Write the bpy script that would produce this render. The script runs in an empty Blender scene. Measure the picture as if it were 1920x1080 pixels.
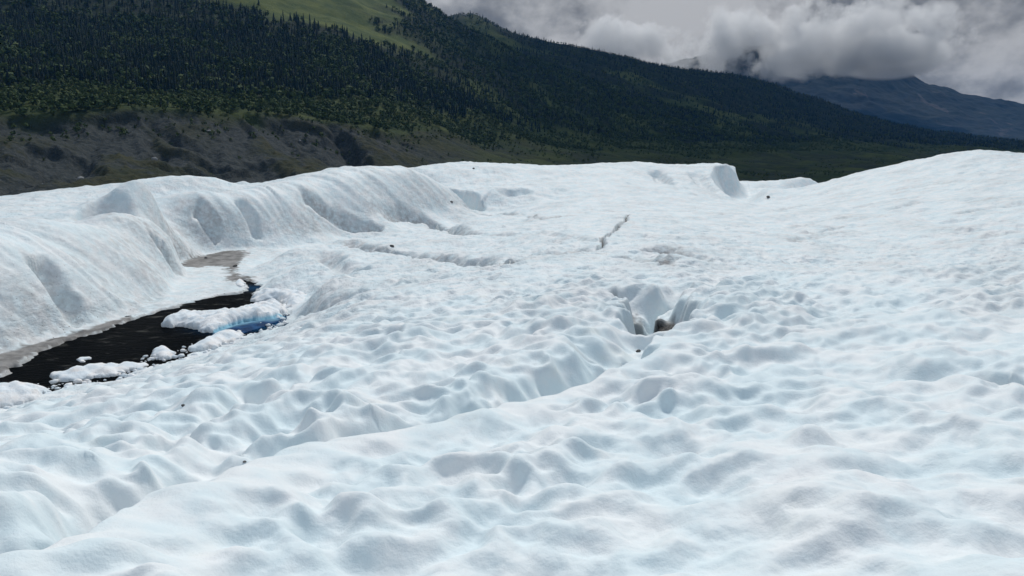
import bpy, math, random
import numpy as np

random.seed(7)
C = bpy.context.scene.collection
SC = bpy.context.scene

# ------------------------------------------------------------------ camera numbers
F, W2, H2 = 1397.0, 960.0, 540.0          # focal length in photo pixels, half frame
ZC = 1.7                                   # eye height
PITCH = math.atan(240.0 / F)
CP, SP = math.cos(PITCH), math.sin(PITCH)


def ray(px, py):
    """azimuth and slope (dz per metre of ground distance) of a sight line"""
    u, v = (px - W2) / F, (H2 - py) / F
    x, y, z = u, CP + v * SP, -SP + v * CP
    return math.atan2(x, y), z / math.hypot(x, y)


# ------------------------------------------------------------------ numeric helpers
_rng = np.random.RandomState(3)
_perm = _rng.permutation(1024).astype(np.int32)
_perm2 = np.concatenate([_perm, _perm])
_ang = _rng.rand(1024) * 2 * np.pi
_gx, _gy = np.cos(_ang).astype(np.float32), np.sin(_ang).astype(np.float32)
_jx, _jy = _rng.rand(1024).astype(np.float32), _rng.rand(1024).astype(np.float32)


def perlin(x, y):
    xi, yi = np.floor(x), np.floor(y)
    xf, yf = (x - xi).astype(np.float32), (y - yi).astype(np.float32)
    xi = xi.astype(np.int32) & 1023
    yi = yi.astype(np.int32) & 1023
    xj, yj = (xi + 1) & 1023, (yi + 1) & 1023

    def g(ix, iy, dx, dy):
        h = _perm2[_perm2[ix] + iy]
        return _gx[h] * dx + _gy[h] * dy
    u = xf * xf * xf * (xf * (xf * 6 - 15) + 10)
    v = yf * yf * yf * (yf * (yf * 6 - 15) + 10)
    a = g(xi, yi, xf, yf)
    b = g(xj, yi, xf - 1, yf)
    c = g(xi, yj, xf, yf - 1)
    d = g(xj, yj, xf - 1, yf - 1)
    return ((a + (b - a) * u) + ((c + (d - c) * u) - (a + (b - a) * u)) * v) * 1.5


def fbm(x, y, octs=4, gain=.5, lac=2.03):
    s, a = 0, 1.0
    for i in range(octs):
        s = s + a * perlin(x + 17.3 * i, y - 9.1 * i)
        x, y, a = x * lac, y * lac, a * gain
    return s


def cups(x, y, k=7.0):
    """sun-cup relief: rounded hollows that meet in soft crests; about 0 (hollow) .. 1 (crest)"""
    xi, yi = np.floor(x), np.floor(y)
    acc = 0
    for ox in (-1, 0, 1):
        for oy in (-1, 0, 1):
            cx, cy = xi + ox, yi + oy
            h = _perm2[_perm2[cx.astype(np.int32) & 1023] + (cy.astype(np.int32) & 1023)]
            d2 = (x - cx - _jx[h]) ** 2 + (y - cy - _jy[h]) ** 2
            acc = acc + np.exp(-k * d2)
    return np.clip(-np.log(acc + 1e-6) / k, -.2, 1.2)


def sstep(a, b, x):
    t = np.clip((x - a) / (b - a), 0, 1)
    return t * t * (3 - 2 * t)


class RBF:
    """smooth ground through survey points given in (azimuth, ln distance)"""

    def __init__(self, pts, c=.03, lam=1e-4):
        p = np.array(pts, float)
        self.a, self.l, self.c = p[:, 0], np.log(p[:, 1]), c
        n = len(p)
        A = np.sqrt((self.a[:, None] - self.a) ** 2 + (self.l[:, None] - self.l) ** 2 + c * c)
        A = A - np.eye(n) * lam
        M = np.zeros((n + 1, n + 1))
        M[:n, :n] = A
        M[:n, n] = 1
        M[n, :n] = 1
        self.w = np.linalg.solve(M, np.concatenate([p[:, 2], [0]]))

    def __call__(self, az, r):
        az = np.asarray(az, float)
        shp = az.shape
        a, l = az.ravel(), np.log(np.maximum(np.asarray(r, float), .05)).ravel()
        out = np.empty(a.size)
        for i in range(0, a.size, 20000):
            da = a[i:i + 20000, None] - self.a
            dl = l[i:i + 20000, None] - self.l
            out[i:i + 20000] = np.sqrt(da * da + dl * dl + self.c ** 2) @ self.w[:-1] + self.w[-1]
        return out.reshape(shp)


def march(fn, px, py, r0, r1, n=900):
    """where a sight line first meets the ground fn(az, r)"""
    az, t = ray(px, py)
    r = np.exp(np.linspace(math.log(r0), math.log(r1), n))
    h = fn(np.full(n, az), r)
    below = np.nonzero(ZC + t * r < h)[0]
    k = below[0] if len(below) else n - 1
    return az, r[k], h[k]


def xy(az, r):
    return r * math.sin(az), r * math.cos(az)


def line_field(X, Y, pts, reach):
    """signed distance (left of travel is +), position along, and index of points near a polyline"""
    P = np.array(pts, float)
    x0, y0 = P[:, 0].min() - reach, P[:, 1].min() - reach
    x1, y1 = P[:, 0].max() + reach, P[:, 1].max() + reach
    idx = np.nonzero((X > x0) & (X < x1) & (Y > y0) & (Y < y1))[0]
    x, y = X[idx], Y[idx]
    best = np.full(len(idx), 1e9)
    sd, tt, ss = np.zeros(len(idx)), np.zeros(len(idx)), np.zeros(len(idx))
    L = 0.0
    for k in range(len(P) - 1):
        ax, ay = P[k]
        dx, dy = P[k + 1] - P[k]
        ln = math.hypot(dx, dy) + 1e-9
        u = np.clip(((x - ax) * dx + (y - ay) * dy) / ln ** 2, 0, 1)
        ex, ey = x - ax - u * dx, y - ay - u * dy
        d = np.hypot(ex, ey)
        m = d < best
        best[m] = d[m]
        side = np.where(dx * (y - ay) - dy * (x - ax) > 0, 1., -1.)
        sd[m] = (d * side)[m]
        tt[m] = (k + u)[m]
        ss[m] = (L + u * ln)[m]
        L += ln
    return idx, sd, tt, ss


def poly_sd(X, Y, pts):
    """signed distance to a polygon, inside negative"""
    P = np.array(list(pts) + [pts[0]], float)
    best = np.full(X.shape, 1e9)
    inside = np.zeros(X.shape, bool)
    for k in range(len(P) - 1):
        ax, ay = P[k]
        bx, by = P[k + 1]
        dx, dy = bx - ax, by - ay
        u = np.clip(((X - ax) * dx + (Y - ay) * dy) / (dx * dx + dy * dy + 1e-12), 0, 1)
        best = np.minimum(best, np.hypot(X - ax - u * dx, Y - ay - u * dy))
        cr = ((ay > Y) != (by > Y)) & (X < (bx - ax) * (Y - ay) / (by - ay + 1e-12) + ax)
        inside ^= cr
    return np.where(inside, -best, best)


def smooth_poly(pts, n=3):
    for _ in range(n):
        q = []
        for i in range(len(pts)):
            a, b = pts[i], pts[(i + 1) % len(pts)]
            q += [(.75 * a[0] + .25 * b[0], .75 * a[1] + .25 * b[1]), (.25 * a[0] + .75 * b[0], .25 * a[1] + .75 * b[1])]
        pts = q
    return pts


# ------------------------------------------------------------------ object helpers
def mesh_obj(name, V, Fc, mat=None, parent=None, smooth=True, attrs=None):
    V = np.asarray(V, np.float32)
    Fc = np.asarray(Fc, np.int32)
    me = bpy.data.meshes.new(name)
    k = Fc.shape[1]
    me.vertices.add(len(V))
    me.vertices.foreach_set('co', V.ravel())
    me.loops.add(Fc.size)
    me.loops.foreach_set('vertex_index', Fc.ravel())
    me.polygons.add(len(Fc))
    me.polygons.foreach_set('loop_start', np.arange(0, Fc.size, k, dtype=np.int32))
    if smooth:
        me.polygons.foreach_set('use_smooth', np.ones(len(Fc), bool))
    me.update(calc_edges=True)
    for nm, val in (attrs or {}).items():
        at = me.attributes.new(nm, 'FLOAT', 'POINT')
        at.data.foreach_set('value', np.asarray(val, np.float32).ravel())
    if mat:
        me.materials.append(mat)
    o = bpy.data.objects.new(name, me)
    C.objects.link(o)
    if parent:
        o.parent = parent
    return o


def tag(o, label=None, cat=None, group=None, kind=None):
    if label:
        o['label'] = label
    if cat:
        o['category'] = cat
    if group:
        o['group'] = group
    if kind:
        o['kind'] = kind
    return o


class NT:
    """tiny node-tree writer"""

    def __init__(self, name, world=False):
        if world:
            self.m = bpy.data.worlds.new(name)
        else:
            self.m = bpy.data.materials.new(name)
        self.m.use_nodes = True
        self.t = self.m.node_tree
        self.t.nodes.clear()

    def n(self, typ, _out=0, _attrs=None, **ins):
        nd = self.t.nodes.new(typ)
        for k, v in (_attrs or {}).items():
            setattr(nd, k, v)
        for k, v in ins.items():
            s = nd.inputs[int(k[1:])] if k[0] == 'i' and k[1:].isdigit() else nd.inputs[k.replace('_', ' ')]
            self.put(s, v)
        return nd

    def put(self, s, v):
        if isinstance(v, bpy.types.Node):
            v = v.outputs[0]
        if isinstance(v, bpy.types.NodeSocket):
            self.t.links.new(v, s)
        else:
            if hasattr(s.default_value, '__len__') and len(s.default_value) == 4 and len(v) == 3:
                v = tuple(v) + (1,)
            s.default_value = v

    def math(self, op, a, b=0.0, c=None, clamp=False):
        nd = self.n('ShaderNodeMath', _attrs={'operation': op, 'use_clamp': clamp}, i0=a, i1=b)
        if c is not None:
            self.put(nd.inputs[2], c)
        return nd.outputs[0]

    def mix(self, f, a, b):
        nd = self.t.nodes.new('ShaderNodeMix')
        nd.data_type = 'RGBA'
        self.put(nd.inputs[0], f)
        self.put(nd.inputs[6], a)
        self.put(nd.inputs[7], b)
        return nd.outputs[2]

    def maprange(self, v, a, b, c=0.0, d=1.0, smooth=True):
        nd = self.t.nodes.new('ShaderNodeMapRange')
        nd.interpolation_type = 'SMOOTHSTEP' if smooth else 'LINEAR'
        for i, q in enumerate((v, a, b, c, d)):
            self.put(nd.inputs[i], q)
        return nd.outputs[0]

    def noise(self, vec, scale, detail=4.0, rough=.55, dist=0.0):
        return self.n('ShaderNodeTexNoise', Vector=vec, Scale=scale, Detail=detail, Roughness=rough, Distortion=dist).outputs[0]

    def attr(self, name):
        return self.n('ShaderNodeAttribute', _attrs={'attribute_name': name}).outputs['Fac']

    def scaled(self, vec, s):
        return self.n('ShaderNodeMapping', Vector=vec, Scale=s).outputs[0]

    def coord(self, which='Object'):
        return self.t.nodes.new('ShaderNodeTexCoord').outputs[which]

    def bump(self, h, strength=1.0, dist=.01):
        return self.n('ShaderNodeBump', Height=h, Strength=strength, Distance=dist).outputs[0]

    def out(self, surf=None, vol=None):
        o = self.t.nodes.new('ShaderNodeOutputWorld' if isinstance(self.m, bpy.types.World) else 'ShaderNodeOutputMaterial')
        if surf:
            self.put(o.inputs['Surface'], surf)
        if vol:
            self.put(o.inputs['Volume'], vol)
        return self.m


# ------------------------------------------------------------------ materials
def mat_ice():
    t = NT('glacier_ice')
    p = t.coord()
    big = t.noise(p, .35, 3)
    mid = t.noise(p, 1.7, 4, .6)
    pinkn = t.noise(p, .9, 5, .65, .4)
    col = t.mix(t.maprange(mid, .38, .64), (.72, .818, .85), (.835, .862, .868))
    col = t.mix(t.math('MULTIPLY', t.maprange(pinkn, .52, .70), .38), col, (.845, .822, .826))
    yel = t.noise(p, 1.3, 4, .6)
    col = t.mix(t.math('MULTIPLY', t.maprange(yel, .60, .74), .35), col, (.86, .84, .77))
    # fine grey grains, old dust, and shading painted into steps and gullies
    grain = t.noise(p, 26.0, 3, .7)
    col = t.mix(t.math('MULTIPLY', t.maprange(grain, .56, .75), t.maprange(big, .35, .65, .03, .12)), col, (.60, .59, .60))
    dust = t.attr('dust')
    dn = t.noise(p, 4.0, 5, .65)
    dfac = t.math('MULTIPLY', dust, t.maprange(dn, .25, .70), clamp=True)
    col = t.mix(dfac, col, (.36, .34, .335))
    speck = t.n('ShaderNodeTexVoronoi', Vector=p, Scale=7.0).outputs['Distance']
    specks = t.math('MULTIPLY', t.math('LESS_THAN', speck, .10), t.attr('specks'))
    col = t.mix(specks, col, (.10, .095, .09))
    silt = t.attr('silt')
    siltc = t.mix(t.maprange(t.noise(p, 2.2, 5, .6), .35, .65), (.165, .16, .155), (.30, .29, .28))
    col = t.mix(silt, col, siltc)
    grit = t.attr('grit')  # real grit, plus painted dark for the shade in crack and hole
    grit_shadec = t.mix(t.maprange(t.noise(p, 22.0, 3, .6), .40, .6), (.012, .012, .012), (.058, .060, .062))
    col = t.mix(grit, col, grit_shadec)
    fine = t.bump(t.math('ADD', t.noise(p, 60.0, 3, .6), t.math('MULTIPLY', t.noise(p, 21.0, 2, .5), .8)), .42, .008)
    coarse = t.n('ShaderNodeBump', Height=t.math('MULTIPLY', t.noise(t.scaled(p, (1, .7, 1)), 5.5, 4, .65), t.attr('far')), Strength=.7, Distance=.11, Normal=fine).outputs[0]
    bs = t.n('ShaderNodeBsdfPrincipled', Base_Color=col, Roughness=t.math('ADD', .52, t.math('MULTIPLY', silt, .3)), IOR=1.31, Normal=coarse)
    bs.inputs['Specular IOR Level'].default_value = .16
    return t.out(bs)


def mat_floe():
    t = NT('floating_ice')
    p = t.coord()
    mid = t.noise(p, 3.0, 4, .6)
    z = t.n('ShaderNodeSeparateXYZ', Vector=p).outputs[2]
    col = t.mix(t.maprange(mid, .4, .62), (.78, .84, .88), (.90, .90, .90))
    col = t.mix(t.math('MULTIPLY', t.maprange(t.noise(p, 5, 4), .52, .7), .5), col, (.80, .74, .70))
    ledge = t.attr('ledge')
    deep = t.mix(t.maprange(ledge, .35, 1.0), (.30, .56, .70), t.mix(t.maprange(mid, .35, .65), (.004, .028, .085), (.012, .075, .20)))
    col = t.mix(t.maprange(ledge, .02, .3), col, deep)
    h = t.noise(p, 18.0, 4, .7)
    bs = t.n('ShaderNodeBsdfPrincipled', Base_Color=col, Roughness=.55, IOR=1.2, Normal=t.bump(h, .7, .03))
    bs.inputs['Specular IOR Level'].default_value = .2
    return t.out(bs)


def mat_water():
    t = NT('meltwater')
    p = t.coord()
    n1 = t.noise(t.scaled(p, (.8, 1.7, 1)), 2.0, 8, .72, .6)
    h = t.math('ADD', t.noise(t.scaled(p, (1, 2.4, 1)), 5.0, 4, .6), t.math('MULTIPLY', t.noise(p, 16, 3), .35))
    col = t.mix(t.maprange(n1, .55, .70), (.0008, .0016, .0024), (.075, .075, .068))
    col = t.mix(t.attr('shallow'), col, (.012, .10, .24))
    bs = t.n('ShaderNodeBsdfPrincipled', Base_Color=col, Roughness=.5, IOR=1.06, Normal=t.bump(h, .8, .06))
    bs.inputs['Specular IOR Level'].default_value = .25
    return t.out(bs)


def mat_hill():
    t = NT('hillside_ground')
    p = t.coord()
    bare, grass, tone = t.attr('bare'), t.attr('grass'), t.attr('gully')  # last one is the gully mask, which bares grey till through scrub
    n1 = t.noise(p, .02, 6, .65)
    n2 = t.noise(p, .11, 6, .7)
    n3 = t.noise(p, .45, 4, .7)
    wood = t.mix(t.maprange(n2, .4, .62), (.006, .012, .007), (.020, .032, .012))
    meadow = t.mix(t.maprange(n1, .38, .62), (.050, .075, .018), (.105, .125, .030))
    meadow = t.mix(t.math('MULTIPLY', t.maprange(n3, .5, .68), .6), meadow, (.035, .055, .016))
    col = t.mix(grass, wood, meadow)
    till = t.mix(t.maprange(n3, .35, .68), (.026, .032, .032), (.056, .063, .062))
    till = t.mix(t.math('MULTIPLY', t.maprange(t.noise(p, 1.3, 3, .6), .62, .70), .6), till, (.12, .12, .12))
    scrub = t.mix(t.maprange(n2, .36, .64), (.022, .030, .010), (.048, .048, .024))
    f = t.maprange(t.math('ADD', t.math('MULTIPLY', n1, .55), t.math('MULTIPLY', n2, .45)), .39, .53)
    moraine = t.mix(t.math('SUBTRACT', f, t.math('MULTIPLY', tone, 1.2), clamp=True), till, scrub)
    col = t.mix(bare, col, moraine)
    bs = t.n('ShaderNodeBsdfPrincipled', Base_Color=col, Roughness=.95, Normal=t.bump(t.math('ADD', n2, t.math('MULTIPLY', n3, .5)), .8, 2.5))
    bs.inputs['Specular IOR Level'].default_value = .1
    return t.out(bs)


def mat_mountain():
    t = NT('mountain_ground')
    p = t.coord()
    n1 = t.noise(p, .0022, 6, .65)
    streak = t.noise(t.scaled(p, (.0062, .0015, .0020)), 1.0, 6, .7, .6)
    col = t.mix(t.maprange(n1, .4, .62), (.004, .009, .009), (.011, .017, .014))
    col = t.mix(t.math('MULTIPLY', t.maprange(streak, .585, .66), .55), col, (.085, .075, .072))
    bs = t.n('ShaderNodeBsdfPrincipled', Base_Color=col, Roughness=.95, Normal=t.bump(n1, .6, 60))
    bs.inputs['Specular IOR Level'].default_value = .1
    return t.out(bs)


def mat_leaf(name, dark, light):
    t = NT(name)
    v = t.attr('tint')
    col = t.mix(v, dark, light)
    bs = t.n('ShaderNodeBsdfPrincipled', Base_Color=col, Roughness=.85)
    bs.inputs['Specular IOR Level'].default_value = .12
    return t.out(bs)


def mat_plain(name, a, b, scale, rough=.9, bump=.02):
    t = NT(name)
    n = t.noise(t.coord(), scale, 4, .6)
    bs = t.n('ShaderNodeBsdfPrincipled', Base_Color=t.mix(t.maprange(n, .35, .65), a, b), Roughness=rough, Normal=t.bump(n, .6, bump))
    return t.out(bs)


M_ICE, M_FLOE, M_WATER, M_HILL, M_MOUNT = mat_ice(), mat_floe(), mat_water(), mat_hill(), mat_mountain()
M_SPRUCE = mat_leaf('spruce_needles', (.004, .010, .009), (.015, .028, .017))
M_SHRUB = mat_leaf('shrub_leaves', (.036, .062, .019), (.088, .118, .036))
M_BARK = mat_plain('grey_bark', (.05, .045, .04), (.10, .09, .08), 6.0)
M_STONE = mat_plain('grey_stone', (.05, .05, .05), (.16, .15, .14), 30.0)
M_BOULDER = mat_plain('pale_boulder', (.18, .18, .18), (.34, .34, .34), 1.2)

# ------------------------------------------------------------------ the glacier: survey points
ZP = -2.5                                   # level of the meltwater pool
pts = []


def S(px, py, r=None, z=None):
    """survey point on a sight line, by its distance or by its level"""
    az, t = ray(px, py)
    if r is None:
        r = (z - ZC) / t
    pts.append((az, r, ZC + t * r))
    return az, r


def Sw(deg, r, z):
    pts.append((math.radians(deg), r, z))


for d in range(-180, 181, 20):
    Sw(d, .4, 0)
    Sw(d, 1.4, 0)
for d in (-180, -140, -100, -70, 70, 100, 140, 180):
    Sw(d, 4, -.1)
    Sw(d, 15, -.8)
    Sw(d, 60, -4)
    Sw(d, 140, -16)
# near plateau, right of the long groove
for px, py, r in [(0, 1080, 2.75), (480, 1080, 2.75), (960, 1080, 2.76), (1440, 1080, 2.76), (1920, 1080, 2.78),
                  (300, 960, 3.35), (700, 900, 3.95), (1200, 900, 3.97), (1700, 900, 4.0), (950, 800, 5.05), (1300, 800, 5.1),
                  (1700, 800, 5.15), (1130, 730, 6.3), (1500, 700, 6.9), (1900, 730, 6.4), (1300, 650, 8.0), (1650, 640, 8.4),
                  (1900, 640, 8.5), (1420, 570, 10.8), (1700, 560, 11.4), (1920, 560, 11.5), (1340, 520, 13.6), (1500, 502, 14.9),
                  (1700, 501, 15.0), (1920, 497, 15.2), (2100, 500, 15.2)]:
    S(px, py, r)
# hollow behind the plateau's crest, then the big rise on the right
for px, r, z in [(1380, 18.5, -1.15), (1520, 19, -1.45), (1700, 19, -1.45), (1920, 19, -1.4), (2150, 19, -1.4)]:
    Sw(math.degrees(ray(px, 500)[0]), r, z)
for px, py, r in [(1420, 492, 23), (1600, 494, 25), (1800, 490, 25), (1920, 485, 25), (2100, 480, 25),
                  (1500, 450, 31), (1700, 450, 31), (1900, 440, 31), (1400, 420, 38), (1600, 410, 40), (1800, 390, 40), (1920, 370, 41),
                  (2120, 350, 42), (1450, 388, 53), (1600, 370, 54), (1760, 335, 54), (1920, 318, 54), (2100, 315, 54),
                  (1500, 355, 66), (1560, 339, 69), (1640, 317, 70), (1740, 292, 70), (1800, 283, 70), (1860, 280, 70), (1920, 286, 70), (2100, 300, 70)]:
    S(px, py, r)
for px, r, z in [(1560, 90, -2.5), (1700, 90, 0), (1850, 92, .5), (2000, 92, .3), (2150, 92, 0)]:
    Sw(math.degrees(ray(px, 300)[0]), r, z)
# middle ground between the groove and the cliffs
for px, py, r in [(960, 690, 7.0), (1100, 640, 8.0), (960, 620, 9.2), (1150, 560, 11.6), (960, 560, 12.0), (1180, 530, 13.2), (960, 510, 16), (1200, 505, 15.2),
                  (960, 485, 19.5), (1120, 475, 21), (1060, 480, 20),
                  (1250, 488, 17.5), (1320, 492, 19), (1230, 460, 23), (1130, 455, 24), (1180, 405, 35), (1060, 430, 30), (1300, 440, 29), (1300, 400, 41),
                  (900, 455, 30), (1000, 415, 37), (900, 405, 41), (1100, 395, 44), (1250, 380, 50)]:
    S(px, py, r)
# left hump, falling away to the pool
for px, py, r in [(640, 760, 6.0), (800, 700, 7.2), (640, 690, 7.7), (800, 620, 9.6), (640, 620, 10.8), (800, 560, 13), (640, 570, 15.0), (740, 540, 16.5),
                  (860, 515, 18.2), (480, 800, 5.5), (480, 720, 7.6), (500, 650, 11.0), (300, 850, 4.9), (300, 760, 7.4), (320, 700, 11.3),
                  (120, 880, 4.6), (120, 800, 7.4), (120, 745, 11.0), (-100, 880, 4.8), (-100, 820, 7.6), (-300, 830, 8)]:
    S(px, py, r)
# pool shore, near side and far side
NEAR = [(-260, 862), (-120, 812), (0, 768), (87, 742), (115, 729), (163, 722), (207, 720), (240, 709), (278, 692), (333, 677), (375, 663), (430, 645), (480, 626), (530, 606), (548, 594)]
FAR = [(-260, 715), (-120, 690), (0, 664), (75, 640), (165, 614), (250, 590), (300, 560), (338, 492), (400, 471), (480, 464)]
for p in NEAR:
    S(*p, z=ZP + .05)
for p in FAR:
    S(*p, z=ZP + .06)
for p in [(490, 520), (505, 560), (400, 540), (350, 530), (450, 480), (300, 640)]:
    S(*p, z=ZP + .03)
# mound and floor beyond the pool
for px, py, r in [(545, 470, 31), (560, 500, 25.5), (600, 540, 20.5), (640, 480, 28), (720, 500, 24.5), (640, 450, 33.5), (760, 465, 30), (830, 488, 25), (740, 440, 36), (860, 430, 37), (920, 495, 22.5), (700, 520, 22.3)]:
    S(px, py, r)
# cliffs left of the pool: foot from FAR, crest here, then the terraces behind
for px, py, r in [(-260, 520, 20.6), (-120, 485, 21.2), (0, 455, 22.4), (60, 458, 23.2), (130, 449, 24.6), (200, 432, 26.4), (262, 414, 28.4), (285, 405, 31.0), (310, 396, 33.4),
                  (390, 376, 38.6), (480, 358, 40.6), (560, 350, 42.6), (650, 337, 45.0), (710, 328, 47), (762, 323, 49.5), (800, 336, 51), (845, 362, 52.5),
                  (640, 432, 41.5), (760, 408, 45.5), (820, 398, 48.5), (872, 388, 52), (560, 445, 39.2)]:
    S(px, py, r)
for px, py, r in [(-200, 430, 27), (0, 425, 28), (120, 425, 28.8), (200, 412, 31), (0, 395, 34), (120, 392, 34.5), (210, 398, 35), (270, 392, 36.5), (60, 375, 41), (170, 368, 42), (230, 372, 41), (0, 367, 46), (100, 355, 47), (195, 350, 48),
                  (230, 345, 45), (300, 334, 45.5), (345, 328, 46), (385, 328, 46.3), (420, 336, 46.8), (436, 346, 47.5), (455, 341, 49.5), (476, 350, 50.5), (-200, 375, 46), (330, 375, 41.5), (400, 362, 43.5), (450, 356, 44.5)]:
    S(px, py, r)
for px, r, z in [(-200, 60, -3), (0, 62, -3.5), (200, 62, -3), (340, 58, -3), (480, 56, -3), (620, 60, -2.5), (740, 60, -1.8)]:
    Sw(math.degrees(ray(px, 340)[0]), r, z)
# hollow and snow dome on the middle skyline
for px, py, r in [(880, 386, 53), (905, 384, 54), (925, 357, 55.5), (985, 366, 55), (860, 352, 57.5), (905, 351, 57.5), (950, 349, 58), (1000, 350, 57), (1000, 385, 50),
                  (770, 318, 64), (800, 309, 66), (840, 303, 68), (900, 303, 69), (980, 307, 70), (1040, 309, 71), (1100, 306, 73), (1190, 303, 75), (1240, 306, 75),
                  (1300, 308, 75), (1340, 309, 75), (1377, 310, 75), (900, 330, 62), (1000, 330, 63), (1100, 350, 57), (1100, 330, 64), (1200, 350, 58), (1200, 328, 66),
                  (1290, 350, 62), (1270, 325, 69), (1330, 365, 59), (1310, 330, 68)]:
    S(px, py, r)
# low ground right of the block
for px, py, r in [(1400, 380, 60), (1440, 374, 63), (1377, 310, 80)]:
    S(px, py, r)
for px, r, z in [(1430, 76, -2.0), (1440, 84, -1.6), (1500, 78, -2.2)]:
    Sw(math.degrees(ray(px, 340)[0]), r, z)
for px, py, r in [(1395, 336, 92), (1440, 338, 92), (1480, 334, 92), (1530, 337, 92), (1440, 357, 78)]:
    S(px, py, r)
for px in range(-100, 2200, 150):
    az = math.degrees(ray(px, 320)[0])
    Sw(az, 108, -9)
    Sw(az, 140, -16)
    if px < 1350:
        Sw(az, 88, -3)

base = RBF(pts, c=.02)


def on_ice(px, py):
    az, r, z = march(base, px, py, 1.5, 100)
    return xy(az, r)


def on_pool(px, py, z=ZP):
    az, t = ray(px, py)
    return xy(az, (z - ZC) / t)


# ------------------------------------------------------------------ glacier mesh (one sheet, finer towards the camera)
def az_steps():
    a = list(np.radians(np.arange(-37.5, 37.5001, .078)))
    step, b = math.radians(.1), a[-1]
    out = []
    while b < math.pi:
        b += step
        step *= 1.12
        out.append(min(b, math.pi))
    return np.array([-x for x in reversed(out)] + a + out)


def r_steps():
    r, out = .5, []
    while r < 145:
        out.append(r)
        k = min(max(.00075 * r, .0016), .0036) if r > 2.2 else .03
        if r > 80:
            k = .008
        r *= 1 + k
    return np.array(out)


AZ, RR = az_steps(), r_steps()
NA, NR = len(AZ), len(RR)
A2, R2 = np.meshgrid(AZ, RR)                # rows: rings
A1, R1 = A2.ravel(), R2.ravel()
X, Y = R1 * np.sin(A1), R1 * np.cos(A1)
# bend the survey a little so that no crest is a ruled line
wob = np.clip(R1 / 30, .1, 1.6)
Z = base(A1 + .010 * perlin(X / (5 * wob) + 3, Y / (5 * wob)), R1 * (1 + .012 * perlin(X / (4 * wob), Y / (4 * wob) + 8)))

dust = np.zeros_like(Z)
silt = np.zeros_like(Z)
grit = np.zeros_like(Z)
specks = np.zeros_like(Z)
calm = np.zeros_like(Z)                     # where the sun-cup relief is damped

# fluted cliffs: relief that runs down the slope from the crest to the foot
foot = [on_pool(*p) for p in FAR] + [on_ice(*p) for p in [(560, 446), (640, 432), (760, 409), (872, 388)]]
idx, sd, tt, ss = line_field(X, Y, foot, 9)
up = np.clip(sd, -1, 20)
wob2 = perlin(X[idx] * .5, Y[idx] * .5) * .25
sk = ss + .45 * up + wob2
m = sstep(-.1, .7, up) * (1 - sstep(2.8, 5.2, up))
fl = .22 * perlin(sk * .45, up * .06 + 3) + .07 * np.abs(perlin(sk * 1.2, up * .09)) + .06 * perlin(sk * 2.6, up * .25) + .035 * perlin(sk * 6.5, up * .6)
Z[idx] += m * fl
dust[idx] += m * np.clip(-.04 + .32 * perlin(sk * 1.5 + 40, up * .12) + .30 * perlin(sk * 5.0, up * .2), 0, .4)
calm[idx] = np.maximum(calm[idx], m * .85)
foot_zone = sstep(-.3, .1, sd) * (1 - sstep(.3, 2.2, sd))
specks[idx] += foot_zone * .6
dust[idx] += foot_zone * .35


def carve(pix, depth, wl, wr, gritty_shade=0.0, dusty_shade=0.0, power=1.0, rag=.25, floor=.12, scallop=0.0, damp=.55):
    """cut a groove along a line seen in the photo; depth, wl (left wall run), wr (right wall run) may vary along it"""
    w = [on_ice(*p) if len(p) == 2 else xy(ray(p[0], p[1])[0], p[2]) for p in pix]
    n = len(w)
    D = np.broadcast_to(np.asarray(depth, float), (n,))
    L_ = np.broadcast_to(np.asarray(wl, float), (n,))
    R_ = np.broadcast_to(np.asarray(wr, float), (n,))
    reach = max(L_.max(), R_.max()) * 1.5
    ix, sd, tt, ss = line_field(X, Y, w, reach)
    k = np.arange(n)
    d, l, r_ = np.interp(tt, k, D), np.interp(tt, k, L_), np.interp(tt, k, R_)
    rg = 1 + rag * perlin(ss / max(.25, np.mean(L_)) * 1.3, sd * .3 + 5) + rag * .5 * perlin(ss / max(.25, np.mean(L_)) * 3.1, sd * .5)
    run = np.where(sd > 0, l, r_) * np.clip(rg, .3, 2)
    if scallop:
        run = run * (1 + scallop * (1.1 - 2.2 * cups(ss / .33 + 5, sd / .9 + 3, 5)) * (sd > 0))
    q = np.abs(sd) / np.maximum(run, .02)
    ends = sstep(0, .35, tt) * sstep(0, .35, n - 1 - tt)
    prof = (1 - sstep(floor, 1, q)) ** power * ends
    Z[ix] -= d * prof
    if gritty_shade:
        grit[ix] = np.maximum(grit[ix], gritty_shade * (1 - sstep(max(.10, floor * .9), max(.28, floor * 1.15), q + .10 * perlin(X[ix] * 14, Y[ix] * 14))) * ends)
    if dusty_shade:  # grey for real dirt and for painted shading of steps and gullies
        dust[ix] = np.maximum(dust[ix], dusty_shade * (1 - sstep(.3, 1.3, q)) * ends)
    calm[ix] = np.maximum(calm[ix], damp * (1 - sstep(.3, 1.1, q)) * ends)


# the long groove that crosses the foreground (left wall seen, right lip hides the floor)
GROOVE = [(-220, 1112), (-60, 1056), (60, 1010), (140, 976), (250, 930), (400, 880), (520, 846), (640, 820), (760, 798), (870, 775), (960, 750), (1030, 727), (1110, 698), (1190, 668), (1215, 645)]
carve(GROOVE, [.52, .54, .54, .52, .50, .46, .42, .40, .38, .38, .40, .46, .48, .44, .32], [.80, .80, .75, .72, .68, .60, .52, .46, .42, .40, .42, .48, .5, .5, .4],
      [.12, .12, .12, .12, .12, .12, .12, .12, .12, .13, .13, .14, .15, .16, .16], rag=.28, power=.9, scallop=.25, damp=.12)
ix, sd, tt, ss = line_field(X, Y, [on_ice(*p) for p in GROOVE], 1.0)
calm[ix] = np.maximum(calm[ix], .85 * (1 - sstep(.15, .8, -sd)) * (sd < 0))
Z[ix] += .05 * np.exp(-((sd + .28) / .16) ** 2) * (sd < .0)
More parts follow.
